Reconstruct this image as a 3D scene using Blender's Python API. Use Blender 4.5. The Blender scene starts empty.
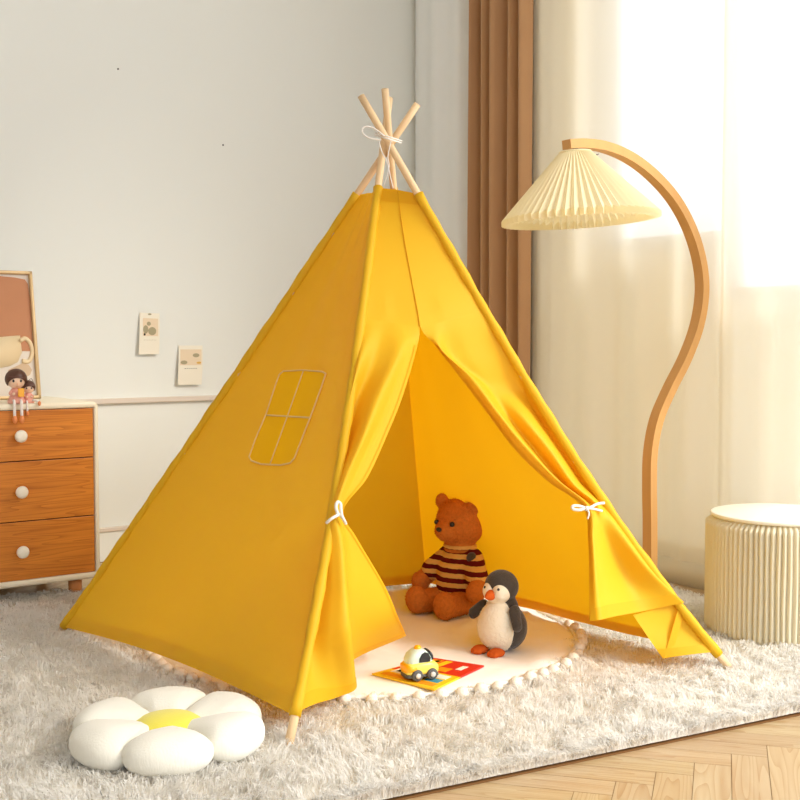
import bpy, bmesh, math, random
import numpy as np
from mathutils import Vector, Matrix, noise
from mathutils.bvhtree import BVHTree
PI = math.pi
random.seed(7); RNG = np.random.default_rng(7)
SC = bpy.context.scene; C = SC.collection

# ------------------------------------------------------------------ camera
CAMZ = .83; F = 1170.0; PITCH = math.atan(60/1170)
cam = bpy.data.cameras.new('camera'); camo = bpy.data.objects.new('camera', cam); C.objects.link(camo)
camo.location = (0, 0, CAMZ); camo.rotation_euler = (PI/2-PITCH, 0, 0)
cam.sensor_width = 36; cam.lens = F/800*36; cam.clip_end = 100
SC.camera = camo
CAM = Vector((0, 0, CAMZ))
FW = Vector((0, math.cos(PITCH), -math.sin(PITCH))); UP = Vector((0, math.sin(PITCH), math.cos(PITCH)))
def ray(px, py): return FW + Vector(((px-400)/F, 0, 0)) + UP*((400-py)/F)
def atz(px, py, z): d = ray(px, py); return CAM + d*((z-CAMZ)/d.z)
def aty(px, py, y): d = ray(px, py); return CAM + d*(y/d.y)
def atp(px, py, p0, n): d = ray(px, py); return CAM + d*((p0-CAM).dot(n)/d.dot(n))
def proj(p):
    v = Vector(p)-CAM; w = v.dot(FW); return 400+v.x/w*F, 400-v.dot(UP)/w*F

# ------------------------------------------------------------------ objects
MW = {}
def thing(name, label, cat, loc=(0, 0, 0), rotz=0, group=None):
    o = bpy.data.objects.new(name, None); C.objects.link(o); o.empty_display_size = .05
    o.location = loc; o.rotation_euler = (0, 0, rotz)
    MW[o] = Matrix.Translation(Vector(loc)) @ Matrix.Rotation(rotz, 4, 'Z')
    return tag(o, label, cat, group)
def tag(o, label, cat, group=None):
    o['label'] = label; o['category'] = cat
    if group: o['group'] = group
    return o
def mk(name, verts, faces, smooth=True):
    me = bpy.data.meshes.new(name); me.from_pydata([tuple(v) for v in verts], [], faces); me.update()
    if smooth: me.polygons.foreach_set('use_smooth', [True]*len(me.polygons))
    return me
def obj(name, me, m, parent=None, world=False, struct=False):
    """link a mesh as one object; world=True: the mesh is in world coordinates"""
    o = bpy.data.objects.new(name, me); C.objects.link(o)
    if m is not None:
        me.materials.clear()
        for k in (m if isinstance(m, (list, tuple)) else [m]): me.materials.append(k)
    if parent is not None:
        o.parent = parent; MW[o] = MW[parent]
        if world: me.transform(MW[parent].inverted())
    else: MW[o] = Matrix.Identity(4)
    if struct: o['kind'] = 'structure'
    return o
def joined(mes):
    V = []; Fs = []; mi = []
    for k, me in enumerate(mes):
        b = len(V); V += [v.co.copy() for v in me.vertices]
        for p in me.polygons: Fs.append([b+i for i in p.vertices])
    return mk('joined', V, Fs)

def box(c, s, bev=0, rz=0, seg=2):
    bm = bmesh.new(); bmesh.ops.create_cube(bm, size=1)
    for v in bm.verts: v.co = Vector((v.co.x*s[0], v.co.y*s[1], v.co.z*s[2]))
    if bev: bmesh.ops.bevel(bm, geom=bm.edges[:], offset=bev, segments=seg, affect='EDGES', profile=.5)
    bm.transform(Matrix.Translation(Vector(c)) @ Matrix.Rotation(rz, 4, 'Z'))
    me = bpy.data.meshes.new('box'); bm.to_mesh(me); bm.free()
    if bev: me.polygons.foreach_set('use_smooth', [False]*len(me.polygons))
    return me
def sphere(c, r, u=20, v=12, rot=None):
    bm = bmesh.new(); bmesh.ops.create_uvsphere(bm, u_segments=u, v_segments=v, radius=1)
    r = (r, r, r) if not hasattr(r, '__len__') else r
    M = Matrix.Translation(Vector(c)) @ (rot.to_4x4() if rot else Matrix.Identity(4)) @ Matrix.Diagonal((r[0], r[1], r[2], 1))
    bm.transform(M); me = bpy.data.meshes.new('sph'); bm.to_mesh(me); bm.free()
    me.polygons.foreach_set('use_smooth', [True]*len(me.polygons)); return me
def lathe(prof, c=(0, 0, 0), n=32, axis=None):
    V = []; Fs = []
    for r, z in prof:
        for k in range(n): V.append(Vector((r*math.cos(2*PI*k/n), r*math.sin(2*PI*k/n), z)))
    for i in range(len(prof)-1):
        for k in range(n):
            Fs.append((i*n+k, i*n+(k+1) % n, (i+1)*n+(k+1) % n, (i+1)*n+k))
    Fs.append(list(range(n))[::-1]); Fs.append([(len(prof)-1)*n+k for k in range(n)])
    R = Vector((0, 0, 1)).rotation_difference(Vector(axis)).to_matrix() if axis is not None else Matrix.Identity(3)
    return mk('lathe', [R @ v + Vector(c) for v in V], Fs)
def crm(pts, n):
    """Catmull-Rom through pts, n steps per span"""
    P = [Vector(p) for p in pts]; P = [P[0]*2-P[1]]+P+[P[-1]*2-P[-2]]; out = []
    for i in range(1, len(P)-2):
        a, b, c, d = P[i-1:i+3]
        for k in range(n):
            t = k/n
            out.append(.5*((2*b)+(c-a)*t+(2*a-5*b+4*c-d)*t*t+(3*b-a-3*c+d)*t**3))
    out.append(P[-2]); return out
def tube(pts, r, n=10, closed=False):
    P = [Vector(p) for p in pts]; m = len(P); V = []; Fs = []
    rs = r if hasattr(r, '__len__') else [r]*m
    T = (P[1]-P[0]).normalized(); ref = Vector((0, 0, 1)) if abs(T.z) < .9 else Vector((1, 0, 0))
    N = T.cross(ref).normalized()
    for i in range(m):
        if closed: T = (P[(i+1) % m]-P[i-1]).normalized()
        else: T = (P[min(i+1, m-1)]-P[max(i-1, 0)]).normalized()
        N = (N-T*N.dot(T)).normalized(); B = T.cross(N)
        for k in range(n): V.append(P[i]+(N*math.cos(2*PI*k/n)+B*math.sin(2*PI*k/n))*rs[i])
    for i in range(m if closed else m-1):
        j = (i+1) % m
        for k in range(n): Fs.append((i*n+k, j*n+k, j*n+(k+1) % n, i*n+(k+1) % n))
    if not closed: Fs.append(list(range(n))); Fs.append([(m-1)*n+k for k in range(n)][::-1])
    return mk('tube', V, Fs)
def grid(rows, smooth=True):
    nr = len(rows); nc = len(rows[0]); V = [p for r in rows for p in r]
    Fs = [(i*nc+j, i*nc+j+1, (i+1)*nc+j+1, (i+1)*nc+j) for i in range(nr-1) for j in range(nc-1)]
    return mk('grid', V, Fs, smooth)
def prism(poly, z0, z1, M=None, bev=0):
    bm = bmesh.new(); vs = [bm.verts.new((x, y, z0)) for x, y in poly]; f = bm.faces.new(vs)
    r = bmesh.ops.extrude_face_region(bm, geom=[f])
    for g in r['geom']:
        if isinstance(g, bmesh.types.BMVert): g.co.z = z1
    bmesh.ops.recalc_face_normals(bm, faces=bm.faces[:])
    if bev: bmesh.ops.bevel(bm, geom=bm.edges[:], offset=bev, segments=2, affect='EDGES')
    if M: bm.transform(M)
    me = bpy.data.meshes.new('prism'); bm.to_mesh(me); bm.free(); return me
def fused(mes, voxel, smooth=8, disp=0):
    """several closed shapes fused to one continuous skin"""
    me = joined(mes); o = bpy.data.objects.new('tmp', me); C.objects.link(o)
    m = o.modifiers.new('r', 'REMESH'); m.mode = 'VOXEL'; m.voxel_size = voxel; m.use_smooth_shade = True
    s = o.modifiers.new('s', 'SMOOTH'); s.factor = .5; s.iterations = smooth
    dg = bpy.context.evaluated_depsgraph_get(); dg.update()
    out = bpy.data.meshes.new_from_object(o.evaluated_get(dg)); bpy.data.objects.remove(o)
    out.polygons.foreach_set('use_smooth', [True]*len(out.polygons)); return out
def fuzz(me, count, ln, w):
    """short curly fibres grown on a mesh, added to it"""
    me.calc_loop_triangles(); T = [(tuple(t.vertices), t.area) for t in me.loop_triangles]
    ar = np.array([a for _, a in T]); tri = np.array([t for t, _ in T])
    co = np.empty(len(me.vertices)*3); me.vertices.foreach_get('co', co); co = co.reshape(-1, 3)
    no = np.empty(len(me.vertices)*3); me.vertices.foreach_get('normal', no); no = no.reshape(-1, 3)
    idx = RNG.choice(len(tri), count, p=ar/ar.sum()); a, b = RNG.random((2, count)); f = a+b > 1; a[f] = 1-a[f]; b[f] = 1-b[f]
    w0 = (1-a-b)[:, None]; t = tri[idx]
    p = co[t[:, 0]]*w0+co[t[:, 1]]*a[:, None]+co[t[:, 2]]*b[:, None]; n = no[t[:, 0]]
    d = n+RNG.normal(0, .55, (count, 3)); d /= np.linalg.norm(d, axis=1)[:, None]
    s = np.cross(d, RNG.normal(0, 1, (count, 3))); s /= np.linalg.norm(s, axis=1)[:, None]
    L = ln*RNG.uniform(.6, 1.2, count)[:, None]
    V = np.concatenate([p-s*w-n*w, p+s*w-n*w, p+d*L], 1).reshape(-1, 3)
    nv = len(co); V = np.concatenate([co, V]); Fs = [list(q.vertices) for q in me.polygons]
    Fs += [(nv+3*i, nv+3*i+1, nv+3*i+2) for i in range(count)]
    return mk('fuzz', V.tolist(), Fs)

# ------------------------------------------------------------------ materials
def mat(name, col, rough=.6, spec=.3, bump=None, var=None, sheen=0, trans=0, metal=0, coords='Object', tcol=None):
    """var=(scale, amount, stretch) colour variation; bump=(scale, strength, dist, stretch)"""
    m = bpy.data.materials.new(name); m.use_nodes = True; nt = m.node_tree; N = nt.nodes; L = nt.links
    b = N['Principled BSDF']; out = N['Material Output']
    b.inputs['Roughness'].default_value = rough; b.inputs['Specular IOR Level'].default_value = spec
    b.inputs['Metallic'].default_value = metal
    if sheen: b.inputs['Sheen Weight'].default_value = sheen; b.inputs['Sheen Roughness'].default_value = .5
    tc = N.new('ShaderNodeTexCoord')
    def mapped(st):
        mp = N.new('ShaderNodeMapping'); L.new(tc.outputs[coords], mp.inputs[0]); mp.inputs['Scale'].default_value = st; return mp
    b.inputs['Base Color'].default_value = (*col, 1); csock = None
    if var:
        mp = mapped(var[2] if len(var) > 2 else (1, 1, 1))
        nz = N.new('ShaderNodeTexNoise'); nz.inputs['Scale'].default_value = var[0]; nz.inputs['Detail'].default_value = 4
        L.new(mp.outputs[0], nz.inputs[0])
        mx = N.new('ShaderNodeMix'); mx.data_type = 'RGBA'; L.new(nz.outputs['Fac'], mx.inputs['Factor'])
        k = var[1]; mx.inputs['A'].default_value = (*[c*(1-k) for c in col], 1); mx.inputs['B'].default_value = (*[min(1, c*(1+k)) for c in col], 1)
        csock = mx.outputs['Result']; L.new(csock, b.inputs['Base Color'])
    if bump:
        mp = mapped(bump[3] if len(bump) > 3 else (1, 1, 1))
        nz = N.new('ShaderNodeTexNoise'); nz.inputs['Scale'].default_value = bump[0]; nz.inputs['Detail'].default_value = 3
        L.new(mp.outputs[0], nz.inputs[0]); bp = N.new('ShaderNodeBump')
        bp.inputs['Strength'].default_value = bump[1]; bp.inputs['Distance'].default_value = bump[2]
        L.new(nz.outputs['Fac'], bp.inputs['Height']); L.new(bp.outputs[0], b.inputs['Normal'])
    if trans:
        t = N.new('ShaderNodeBsdfTranslucent'); t.inputs[0].default_value = (*col, 1)
        if tcol: t.inputs[0].default_value = (*tcol, 1)
        elif csock: L.new(csock, t.inputs[0])
        ms = N.new('ShaderNodeMixShader'); ms.inputs[0].default_value = trans
        L.new(b.outputs[0], ms.inputs[1]); L.new(t.outputs[0], ms.inputs[2]); L.new(ms.outputs[0], out.inputs[0])
    return m
def srgb(r, g, b): return tuple(((c/255)/12.92 if c/255 < .04045 else ((c/255+.055)/1.055)**2.4) for c in (r, g, b))

M_wall = mat('wall_paint', srgb(240, 241, 233), .8, .2, bump=(6, .05, .01))
M_rail = mat('rail_paint', srgb(226, 212, 196), .6, .3)
M_wall2 = mat('wall_paint_warm', srgb(242, 237, 222), .8, .2)
M_white = mat('white_paint', srgb(246, 247, 244), .5, .3)
M_yel = mat('yellow_canvas', srgb(245, 205, 42), .55, .30, bump=(900, .25, .001), var=(3, .03), trans=.36, tcol=srgb(250, 182, 10))
M_yelhem = mat('yellow_canvas_hem', srgb(240, 186, 16), .6, .35, bump=(900, .25, .001), trans=.25, tcol=srgb(250, 182, 10))
M_pane = mat('orange_mesh', srgb(255, 190, 10), .7, .1)
M_stitch = mat('stitching', srgb(238, 200, 130), .6, .3)
M_pole = mat('pine_pole', srgb(232, 198, 152), .55, .3, var=(30, .12, (1, 1, .1)))
M_cord = mat('white_cord', srgb(240, 232, 222), .7, .2)
M_pile = mat('rug_pile', (.98, .955, .905), .8, .1, var=(4, .015), trans=.55)
M_rugb = mat('rug_backing', srgb(120, 84, 50), .9, .1)
M_ruglat = mat('rug_weave', srgb(245, 238, 225), .95, .05)
M_mat = mat('mat_cotton', srgb(247, 240, 230), .8, .2, bump=(30, .3, .006), sheen=.2)
M_pom = mat('pompom_wool', srgb(245, 234, 216), .95, .05, bump=(400, .8, .002))
M_cush = mat('white_rib_fabric', srgb(240, 235, 220), .85, .15, bump=(260, .6, .0015, (1, 1, .25)), sheen=.3)
M_cushy = mat('yellow_rib_fabric', srgb(236, 222, 78), .85, .15, bump=(260, .6, .0015), sheen=.3)
M_cream = mat('cream_lacquer', srgb(243, 232, 205), .4, .4)
M_knob = mat('knob_lacquer', srgb(250, 242, 222), .3, .5)
M_leg = mat('beech_leg', srgb(196, 128, 72), .5, .3, var=(20, .15, (1, 1, .15)))
M_lampw = mat('beech_lamp', srgb(208, 156, 92), .45, .35, var=(26, .14, (1, 1, .12)))
M_shade = mat('pleated_fabric', srgb(250, 240, 206), .8, .2, trans=.45)
M_paper = mat('kraft_cream_paper', srgb(250, 240, 210), .8, .2, trans=.3)
M_lid = mat('lid_felt', srgb(250, 243, 224), .8, .2)
M_black = mat('black_plastic', (.02, .02, .02), .4, .5)
M_brown = mat('brown_velvet', srgb(190, 146, 104), .85, .1, var=(5, .05), sheen=.3)
M_bear = mat('bear_fur', srgb(204, 120, 48), .9, .1, var=(120, .3), bump=(250, .8, .003))
M_bearp = mat('bear_muzzle', srgb(212, 116, 38), .9, .1, var=(120, .25), bump=(250, .8, .003))
M_beak = mat('orange_felt', srgb(206, 92, 32), .85, .1)
M_pwhite = mat('penguin_plush', srgb(246, 232, 206), .95, .05, bump=(160, 1, .004))
M_pdark = mat('penguin_dark_plush', srgb(74, 66, 58), .95, .05, bump=(220, .7, .003), sheen=.3)
M_cary = mat('car_yellow', srgb(246, 224, 100), .3, .5)
M_carw = mat('car_mint', srgb(214, 230, 214), .3, .5)
M_caro = mat('car_orange', srgb(250, 176, 20), .3, .5)
M_tyre = mat('car_tyre', srgb(92, 90, 88), .6, .3)
M_hub = mat('car_hub', srgb(205, 202, 195), .35, .5)
M_gold = mat('gold_frame', srgb(205, 172, 122), .35, .5, metal=.2)
M_art = mat('art_paper', srgb(232, 220, 205), .8, .1)
M_arta = mat('art_terracotta', srgb(198, 140, 104), .8, .1, var=(12, .06))
M_artb = mat('art_cream', srgb(238, 214, 172), .8, .1)
M_artc = mat('art_taupe', srgb(212, 184, 152), .8, .1)
M_ink = mat('ink', srgb(70, 60, 52), .8, .1)
M_card = mat('card_paper', srgb(246, 238, 218), .7, .2)
M_cardp = mat('card_peach', srgb(238, 216, 184), .7, .2)
M_cards = mat('card_sage', srgb(176, 164, 130), .7, .2)
M_cardo = mat('card_ochre', srgb(228, 182, 90), .7, .2)
M_skin = mat('doll_skin', srgb(250, 214, 184), .45, .4)
M_hair = mat('doll_hair', srgb(88, 52, 36), .35, .5)
M_pink = mat('doll_dress', srgb(240, 172, 152), .5, .4)
M_sock = mat('doll_sock', srgb(246, 238, 230), .5, .4)
M_shoe = mat('doll_shoe', srgb(240, 150, 90), .35, .5)
M_gray = mat('nail_metal', srgb(90, 85, 80), .5, .5)
M_red = mat('page_red', srgb(212, 40, 24), .5, .4)
M_orange = mat('page_orange', srgb(240, 150, 20), .5, .4)
M_pyel = mat('page_yellow', srgb(246, 196, 30), .5, .4)
M_green = mat('page_green', srgb(90, 130, 50), .5, .4)
M_blue = mat('page_blue', srgb(70, 150, 170), .5, .4)
M_page = mat('page_white', srgb(245, 238, 220), .5, .4)

# drawer front: oak stain with horizontal grain
def wood(name, c1, c2, st, rough=.4, attr=False):
    m = bpy.data.materials.new(name); m.use_nodes = True; nt = m.node_tree; N = nt.nodes; L = nt.links; b = N['Principled BSDF']
    b.inputs['Roughness'].default_value = rough
    src = N.new('ShaderNodeUVMap').outputs[0] if attr else N.new('ShaderNodeTexCoord').outputs['Object']
    mp = N.new('ShaderNodeMapping'); mp.inputs['Scale'].default_value = st; L.new(src, mp.inputs[0])
    n1 = N.new('ShaderNodeTexNoise'); n1.inputs['Scale'].default_value = 1; n1.inputs['Detail'].default_value = 5; n1.inputs['Distortion'].default_value = .6
    L.new(mp.outputs[0], n1.inputs[0])
    fac = n1.outputs['Fac']
    # growth rings
    mp2 = N.new('ShaderNodeMapping'); mp2.inputs['Scale'].default_value = tuple(s*.45 for s in st); L.new(src, mp2.inputs[0])
    n2 = N.new('ShaderNodeTexNoise'); n2.inputs['Scale'].default_value = 1; n2.inputs['Detail'].default_value = 1; L.new(mp2.outputs[0], n2.inputs[0])
    mu = N.new('ShaderNodeMath'); mu.operation = 'MULTIPLY'; mu.inputs[1].default_value = 14; L.new(n2.outputs['Fac'], mu.inputs[0])
    fr = N.new('ShaderNodeMath'); fr.operation = 'FRACT'; L.new(mu.outputs[0], fr.inputs[0])
    pw = N.new('ShaderNodeMath'); pw.operation = 'POWER'; pw.inputs[1].default_value = 3; L.new(fr.outputs[0], pw.inputs[0])
    sc = N.new('ShaderNodeMath'); sc.operation = 'MULTIPLY'; sc.inputs[1].default_value = .45; L.new(pw.outputs[0], sc.inputs[0])
    ad = N.new('ShaderNodeMath'); ad.operation = 'ADD'; L.new(sc.outputs[0], ad.inputs[0]); L.new(fac, ad.inputs[1])
    rp = N.new('ShaderNodeValToRGB'); rp.color_ramp.elements[0].position = .3; rp.color_ramp.elements[1].position = 1.0
    rp.color_ramp.elements[0].color = (*c1, 1); rp.color_ramp.elements[1].color = (*c2, 1); L.new(ad.outputs[0], rp.inputs[0])
    col = rp.outputs[0]
    if attr:
        at = N.new('ShaderNodeAttribute'); at.attribute_name = 'tone'
        mx = N.new('ShaderNodeMix'); mx.data_type = 'RGBA'; mx.blend_type = 'MULTIPLY'; mx.inputs['Factor'].default_value = 1
        L.new(col, mx.inputs['A']); L.new(at.outputs['Color'], mx.inputs['B']); col = mx.outputs['Result']
    L.new(col, b.inputs['Base Color'])
    return m
M_draw = wood('oak_stain', srgb(222, 138, 46), srgb(184, 102, 26), (3, 3, 60), .42)
M_floor = wood('oak_parquet', srgb(206, 182, 142), srgb(184, 148, 104), (3.0, 40, 1), .38, attr=True)
M_gap = mat('parquet_joint', srgb(160, 120, 76), .8)

# striped sweater: real knitted stripes by local height
def stripes():
    m = bpy.data.materials.new('striped_knit'); m.use_nodes = True; nt = m.node_tree; N = nt.nodes; L = nt.links; b = N['Principled BSDF']
    b.inputs['Roughness'].default_value = .95; b.inputs['Specular IOR Level'].default_value = .1
    tc = N.new('ShaderNodeTexCoord'); sx = N.new('ShaderNodeSeparateXYZ'); L.new(tc.outputs['Object'], sx.inputs[0])
    nz = N.new('ShaderNodeTexNoise'); nz.inputs['Scale'].default_value = 90; L.new(tc.outputs['Object'], nz.inputs[0])
    a = N.new('ShaderNodeMath'); a.operation = 'MULTIPLY_ADD'; a.inputs[1].default_value = .004; L.new(nz.outputs['Fac'], a.inputs[0]); L.new(sx.outputs['Z'], a.inputs[2])
    d = N.new('ShaderNodeMath'); d.operation = 'DIVIDE'; d.inputs[1].default_value = .0272; L.new(a.outputs[0], d.inputs[0])
    fr = N.new('ShaderNodeMath'); fr.operation = 'FRACT'; L.new(d.outputs[0], fr.inputs[0])
    g = N.new('ShaderNodeMath'); g.operation = 'GREATER_THAN'; g.inputs[1].default_value = .5; L.new(fr.outputs[0], g.inputs[0])
    mx = N.new('ShaderNodeMix'); mx.data_type = 'RGBA'; mx.inputs['A'].default_value = (*srgb(238, 190, 104), 1); mx.inputs['B'].default_value = (*srgb(104, 24, 22), 1)
    L.new(g.outputs[0], mx.inputs['Factor']); L.new(mx.outputs['Result'], b.inputs['Base Color'])
    wv = N.new('ShaderNodeTexWave'); wv.inputs['Scale'].default_value = 110; wv.inputs['Distortion'].default_value = 1; L.new(tc.outputs['Object'], wv.inputs[0])
    bp = N.new('ShaderNodeBump'); bp.inputs['Distance'].default_value = .002; bp.inputs['Strength'].default_value = .7
    L.new(wv.outputs['Fac'], bp.inputs['Height']); L.new(bp.outputs[0], b.inputs['Normal'])
    return m
M_knit = stripes()
def sheer():
    m = bpy.data.materials.new('sheer_voile'); m.use_nodes = True; nt = m.node_tree; N = nt.nodes; L = nt.links; out = N['Material Output']
    N.remove(N['Principled BSDF'])
    d = N.new('ShaderNodeBsdfDiffuse'); t = N.new('ShaderNodeBsdfTranslucent'); tr = N.new('ShaderNodeBsdfTransparent')
    d.inputs[0].default_value = t.inputs[0].default_value = (*srgb(250, 245, 232), 1)
    a = N.new('ShaderNodeMixShader'); a.inputs[0].default_value = .5; L.new(d.outputs[0], a.inputs[1]); L.new(t.outputs[0], a.inputs[2])
    b = N.new('ShaderNodeMixShader'); b.inputs[0].default_value = .17; L.new(a.outputs[0], b.inputs[1]); L.new(tr.outputs[0], b.inputs[2])
    L.new(b.outputs[0], out.inputs[0]); return m
M_sheer = sheer()
def pane_mat():
    m = bpy.data.materials.new('window_glass'); m.use_nodes = True; nt = m.node_tree; N = nt.nodes; L = nt.links; out = N['Material Output']
    N.remove(N['Principled BSDF']); g = N.new('ShaderNodeBsdfGlossy'); g.inputs['Roughness'].default_value = .02; tr = N.new('ShaderNodeBsdfTransparent')
    b = N.new('ShaderNodeMixShader'); b.inputs[0].default_value = .95; L.new(g.outputs[0], b.inputs[1]); L.new(tr.outputs[0], b.inputs[2]); L.new(b.outputs[0], out.inputs[0]); return m
M_glass = pane_mat()

# ------------------------------------------------------------------ room
E = Vector((.8144, .5803, 0)); NL = Vector((-.5803, .8144, 0)); DL = 4.194        # left wall: direction, outward normal
MR = E.copy(); WR = Vector((.974, 3.93, 0)); WD = NL.copy()                       # right wall point(t)=WR+WD*t, outward normal MR
CORNER = WR+WD*((DL-WR.dot(NL)))
H = 3.1
def wall_box(name, p0, p1, z0, z1, nrm, th, m, off=0, struct=True, parent=None, bev=0):
    a = Vector(p0)+nrm*off; b = Vector(p1)+nrm*off
    d = (b-a); c = (a+b)/2+nrm*th/2; ang = math.atan2(d.y, d.x)
    me = box((c.x, c.y, (z0+z1)/2), (d.length, th, z1-z0), bev, ang)
    return obj(name, me, m, parent, world=parent is not None, struct=struct)
LW0 = CORNER-E*(CORNER.dot(E)+3.2)
wall_box('wall_left', LW0, CORNER+E*.12, 0, H, NL, .12, M_wall)
# the rest of the room: ceiling, far end wall, part of the near wall (the side by the viewer's right is open to daylight)
LE, NE = -3.2, -2.2                                                         # far end along E, near end along NL
def rpt(m_, n_): return MR*m_+NL*n_
wall_box('wall_end', rpt(LE, NE), rpt(LE, DL), 0, H, -MR, .12, M_white)
wall_box('wall_near', rpt(LE, NE), rpt(-1.5, NE), 0, H, -NL, .12, M_white)
cb = [rpt(LE, NE), rpt(3.2, NE), rpt(3.2, DL+.1), rpt(LE, DL+.1)]
obj('ceiling', mk('ceiling', [p+Vector((0, 0, z)) for z in (H, H+.1) for p in cb], [(3, 2, 1, 0), (4, 5, 6, 7), (0, 1, 5, 4), (1, 2, 6, 5), (2, 3, 7, 6), (3, 0, 4, 7)], False), M_white, struct=True)
# chair rail and baseboard of the left wall
wall_box('trim_1', LW0, CORNER, .592, .612, NL, .018, M_rail, off=-.018, bev=.003)
wall_box('baseboard_left', LW0, CORNER, 0, .112, NL, .008, M_wall, off=-.008)
wall_box('trim_3', LW0, CORNER, .112, .128, NL, .016, M_rail, off=-.016, bev=.003)
# right wall, one mesh around the window opening
TJ0, TJ1, TJ2 = .395, -.134, -.56
def seg(t0, t1, z0, z1, th=.12, off=0):
    a = WR+WD*t0+MR*off; b = WR+WD*t1+MR*off; d = b-a; c = (a+b)/2+MR*th/2
    return box((c.x, c.y, (z0+z1)/2), (d.length, th, z1-z0), 0, math.atan2(d.y, d.x))
TC = (CORNER-WR).dot(WD)
obj('wall_right', joined([seg(TC+.1, .68, 0, H), seg(.68, TJ2, 0, .12), seg(.68, TJ2, 2.55, H)]), M_wall2, struct=True).data.polygons.foreach_set('use_smooth', [False]*18)
obj('baseboard_right', joined([seg(TC, TJ2, 0, .085, .016, -.016), seg(TC, TJ2, .085, .095, .008, -.008)]), M_wall2, struct=True)
# rounded pilaster in the corner
pp = []
for k in range(19):
    a = k/18; t = TC-.02-(.36)*a; bump = .05*math.sin(PI*a)**.35+.006*math.sin(a*PI*5)
    pp.append((t, bump))
obj('trim_2', grid([[WR+WD*t-MR*b+Vector((0, 0, z)) for t, b in pp] for z in (0, .7, 1.4, 2.1, H)]), M_white, struct=True)
# window: frame, mullion, pane
w1 = obj('window_1', joined([seg(TJ0, TJ0-.035, 1.16, 2.55, .05, .03), seg(TJ0, TJ1, 1.16, 1.19, .05, .03), seg(TJ1+.02, TJ1-.02, .97, 2.55, .05, .03),
                              seg(TJ1, TJ2, .97, 1.0, .05, .03), seg(TJ0, TJ2, 2.51, 2.55, .05, .03)]), M_white, struct=True)
obj('pane', joined([seg(TJ0, TJ1, 1.16, 2.55, .005, .05), seg(TJ1, TJ2, .97, 2.55, .005, .05)]), M_glass, w1)
M_frost = mat('added_warm_frost', srgb(240, 232, 214), .7, .2, trans=.48)  # frosted panels added to the window for a warm glow behind the sheers
M_frost2 = mat('added_pale_frost', srgb(244, 242, 234), .7, .2, trans=.55)
obj('side_panel', seg(.68, TJ0-.01, .12, 2.55, .01, .06), M_frost, w1)  # added translucent panel, brightens the sheer left of the clear pane
obj('added_lower_panel', seg(TJ0, TJ1, .12, 1.17, .01, .05), M_frost, w1)
obj('added_lower_panel', seg(TJ1, TJ2, .12, .98, .01, .05), M_frost2, w1)
# floor: herringbone oak
W = .07; n = 6; ang = math.radians(-15.5); ca, sa = math.cos(ang), math.sin(ang)
V = []; Fs = []; UV = []; tone = []
def plank(x0, y0, x1, y1, along_x):
    g = .0006
    cs = [(x0+g, y0+g), (x1-g, y0+g), (x1-g, y1-g), (x0+g, y1-g)]
    w = [(x*ca-y*sa+.5, x*sa+y*ca+2.5) for x, y in cs]
    if not any(-2.6 < q[0] < 3.5 and .2 < q[1] < 6 for q in w): return
    cxy = Vector((sum(q[0] for q in w)/4, sum(q[1] for q in w)/4, 0))
    if cxy.dot(NL) > DL+.05 or (cxy-WR).dot(MR) > .05 and (cxy-WR).dot(WD) > TJ2: return
    b = len(V); V.extend([(q[0], q[1], 0) for q in w]); Fs.append((b, b+1, b+2, b+3))
    ou, ov = random.uniform(0, 50), random.uniform(0, 50)
    for x, y in cs: UV.append(((x-x0)+ou, (y-y0)+ov) if along_x else ((y-y0)+ou, (x-x0)+ov))
    t = random.uniform(.9, 1.0); tone.append((t, t*random.uniform(.97, 1), t*random.uniform(.93, 1)))
for i in range(-80, 81):
    for k in range(-8, 9):
        plank(i*W, (i+2*n*k)*W, (i+n)*W, (i+2*n*k+1)*W, True)
        plank(i*W, (i-2*n+1+2*n*k)*W, (i+1)*W, (i-n+1+2*n*k)*W, False)
b = len(V); V += [tuple(q+Vector((0, 0, -.002))) for q in (rpt(-3.3, -2.4), rpt(3.2, -2.4), rpt(3.2, DL+.1), rpt(-3.3, DL+.1))]; Fs.append((b, b+1, b+2, b+3))
me = mk('floor', V, Fs, False); me.uv_layers.new(name='UVMap'); me.color_attributes.new('tone', 'FLOAT_COLOR', 'CORNER')
UV += [(0, 0)]*4; tone.append((1, 1, 1))
me.uv_layers['UVMap'].data.foreach_set('uv', [c for q in UV for c in q])
me.color_attributes['tone'].data.foreach_set('color', [c for i in range(len(UV)) for c in (*tone[i//4], 1)])
fl = obj('floor', me, [M_floor, M_gap], struct=True); me.polygons[len(me.polygons)-1].material_index = 1

# small nails left in the wall
def onleft(px, py, off=0): return atp(px, py, NL*(DL-off), NL)
for (px, py, lab) in ((118, 69, 'tiny dark nail high in the left wall, nearer the top left'), (223, 145, 'tiny dark nail in the left wall above the paper cards')):
    p = onleft(px, py); o = obj('nail', lathe([(.0035, 0), (.0035, .002), (.002, .003)], axis=-NL), M_gray); o.location = p; tag(o, lab, 'nail', 'nails in the left wall')

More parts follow.
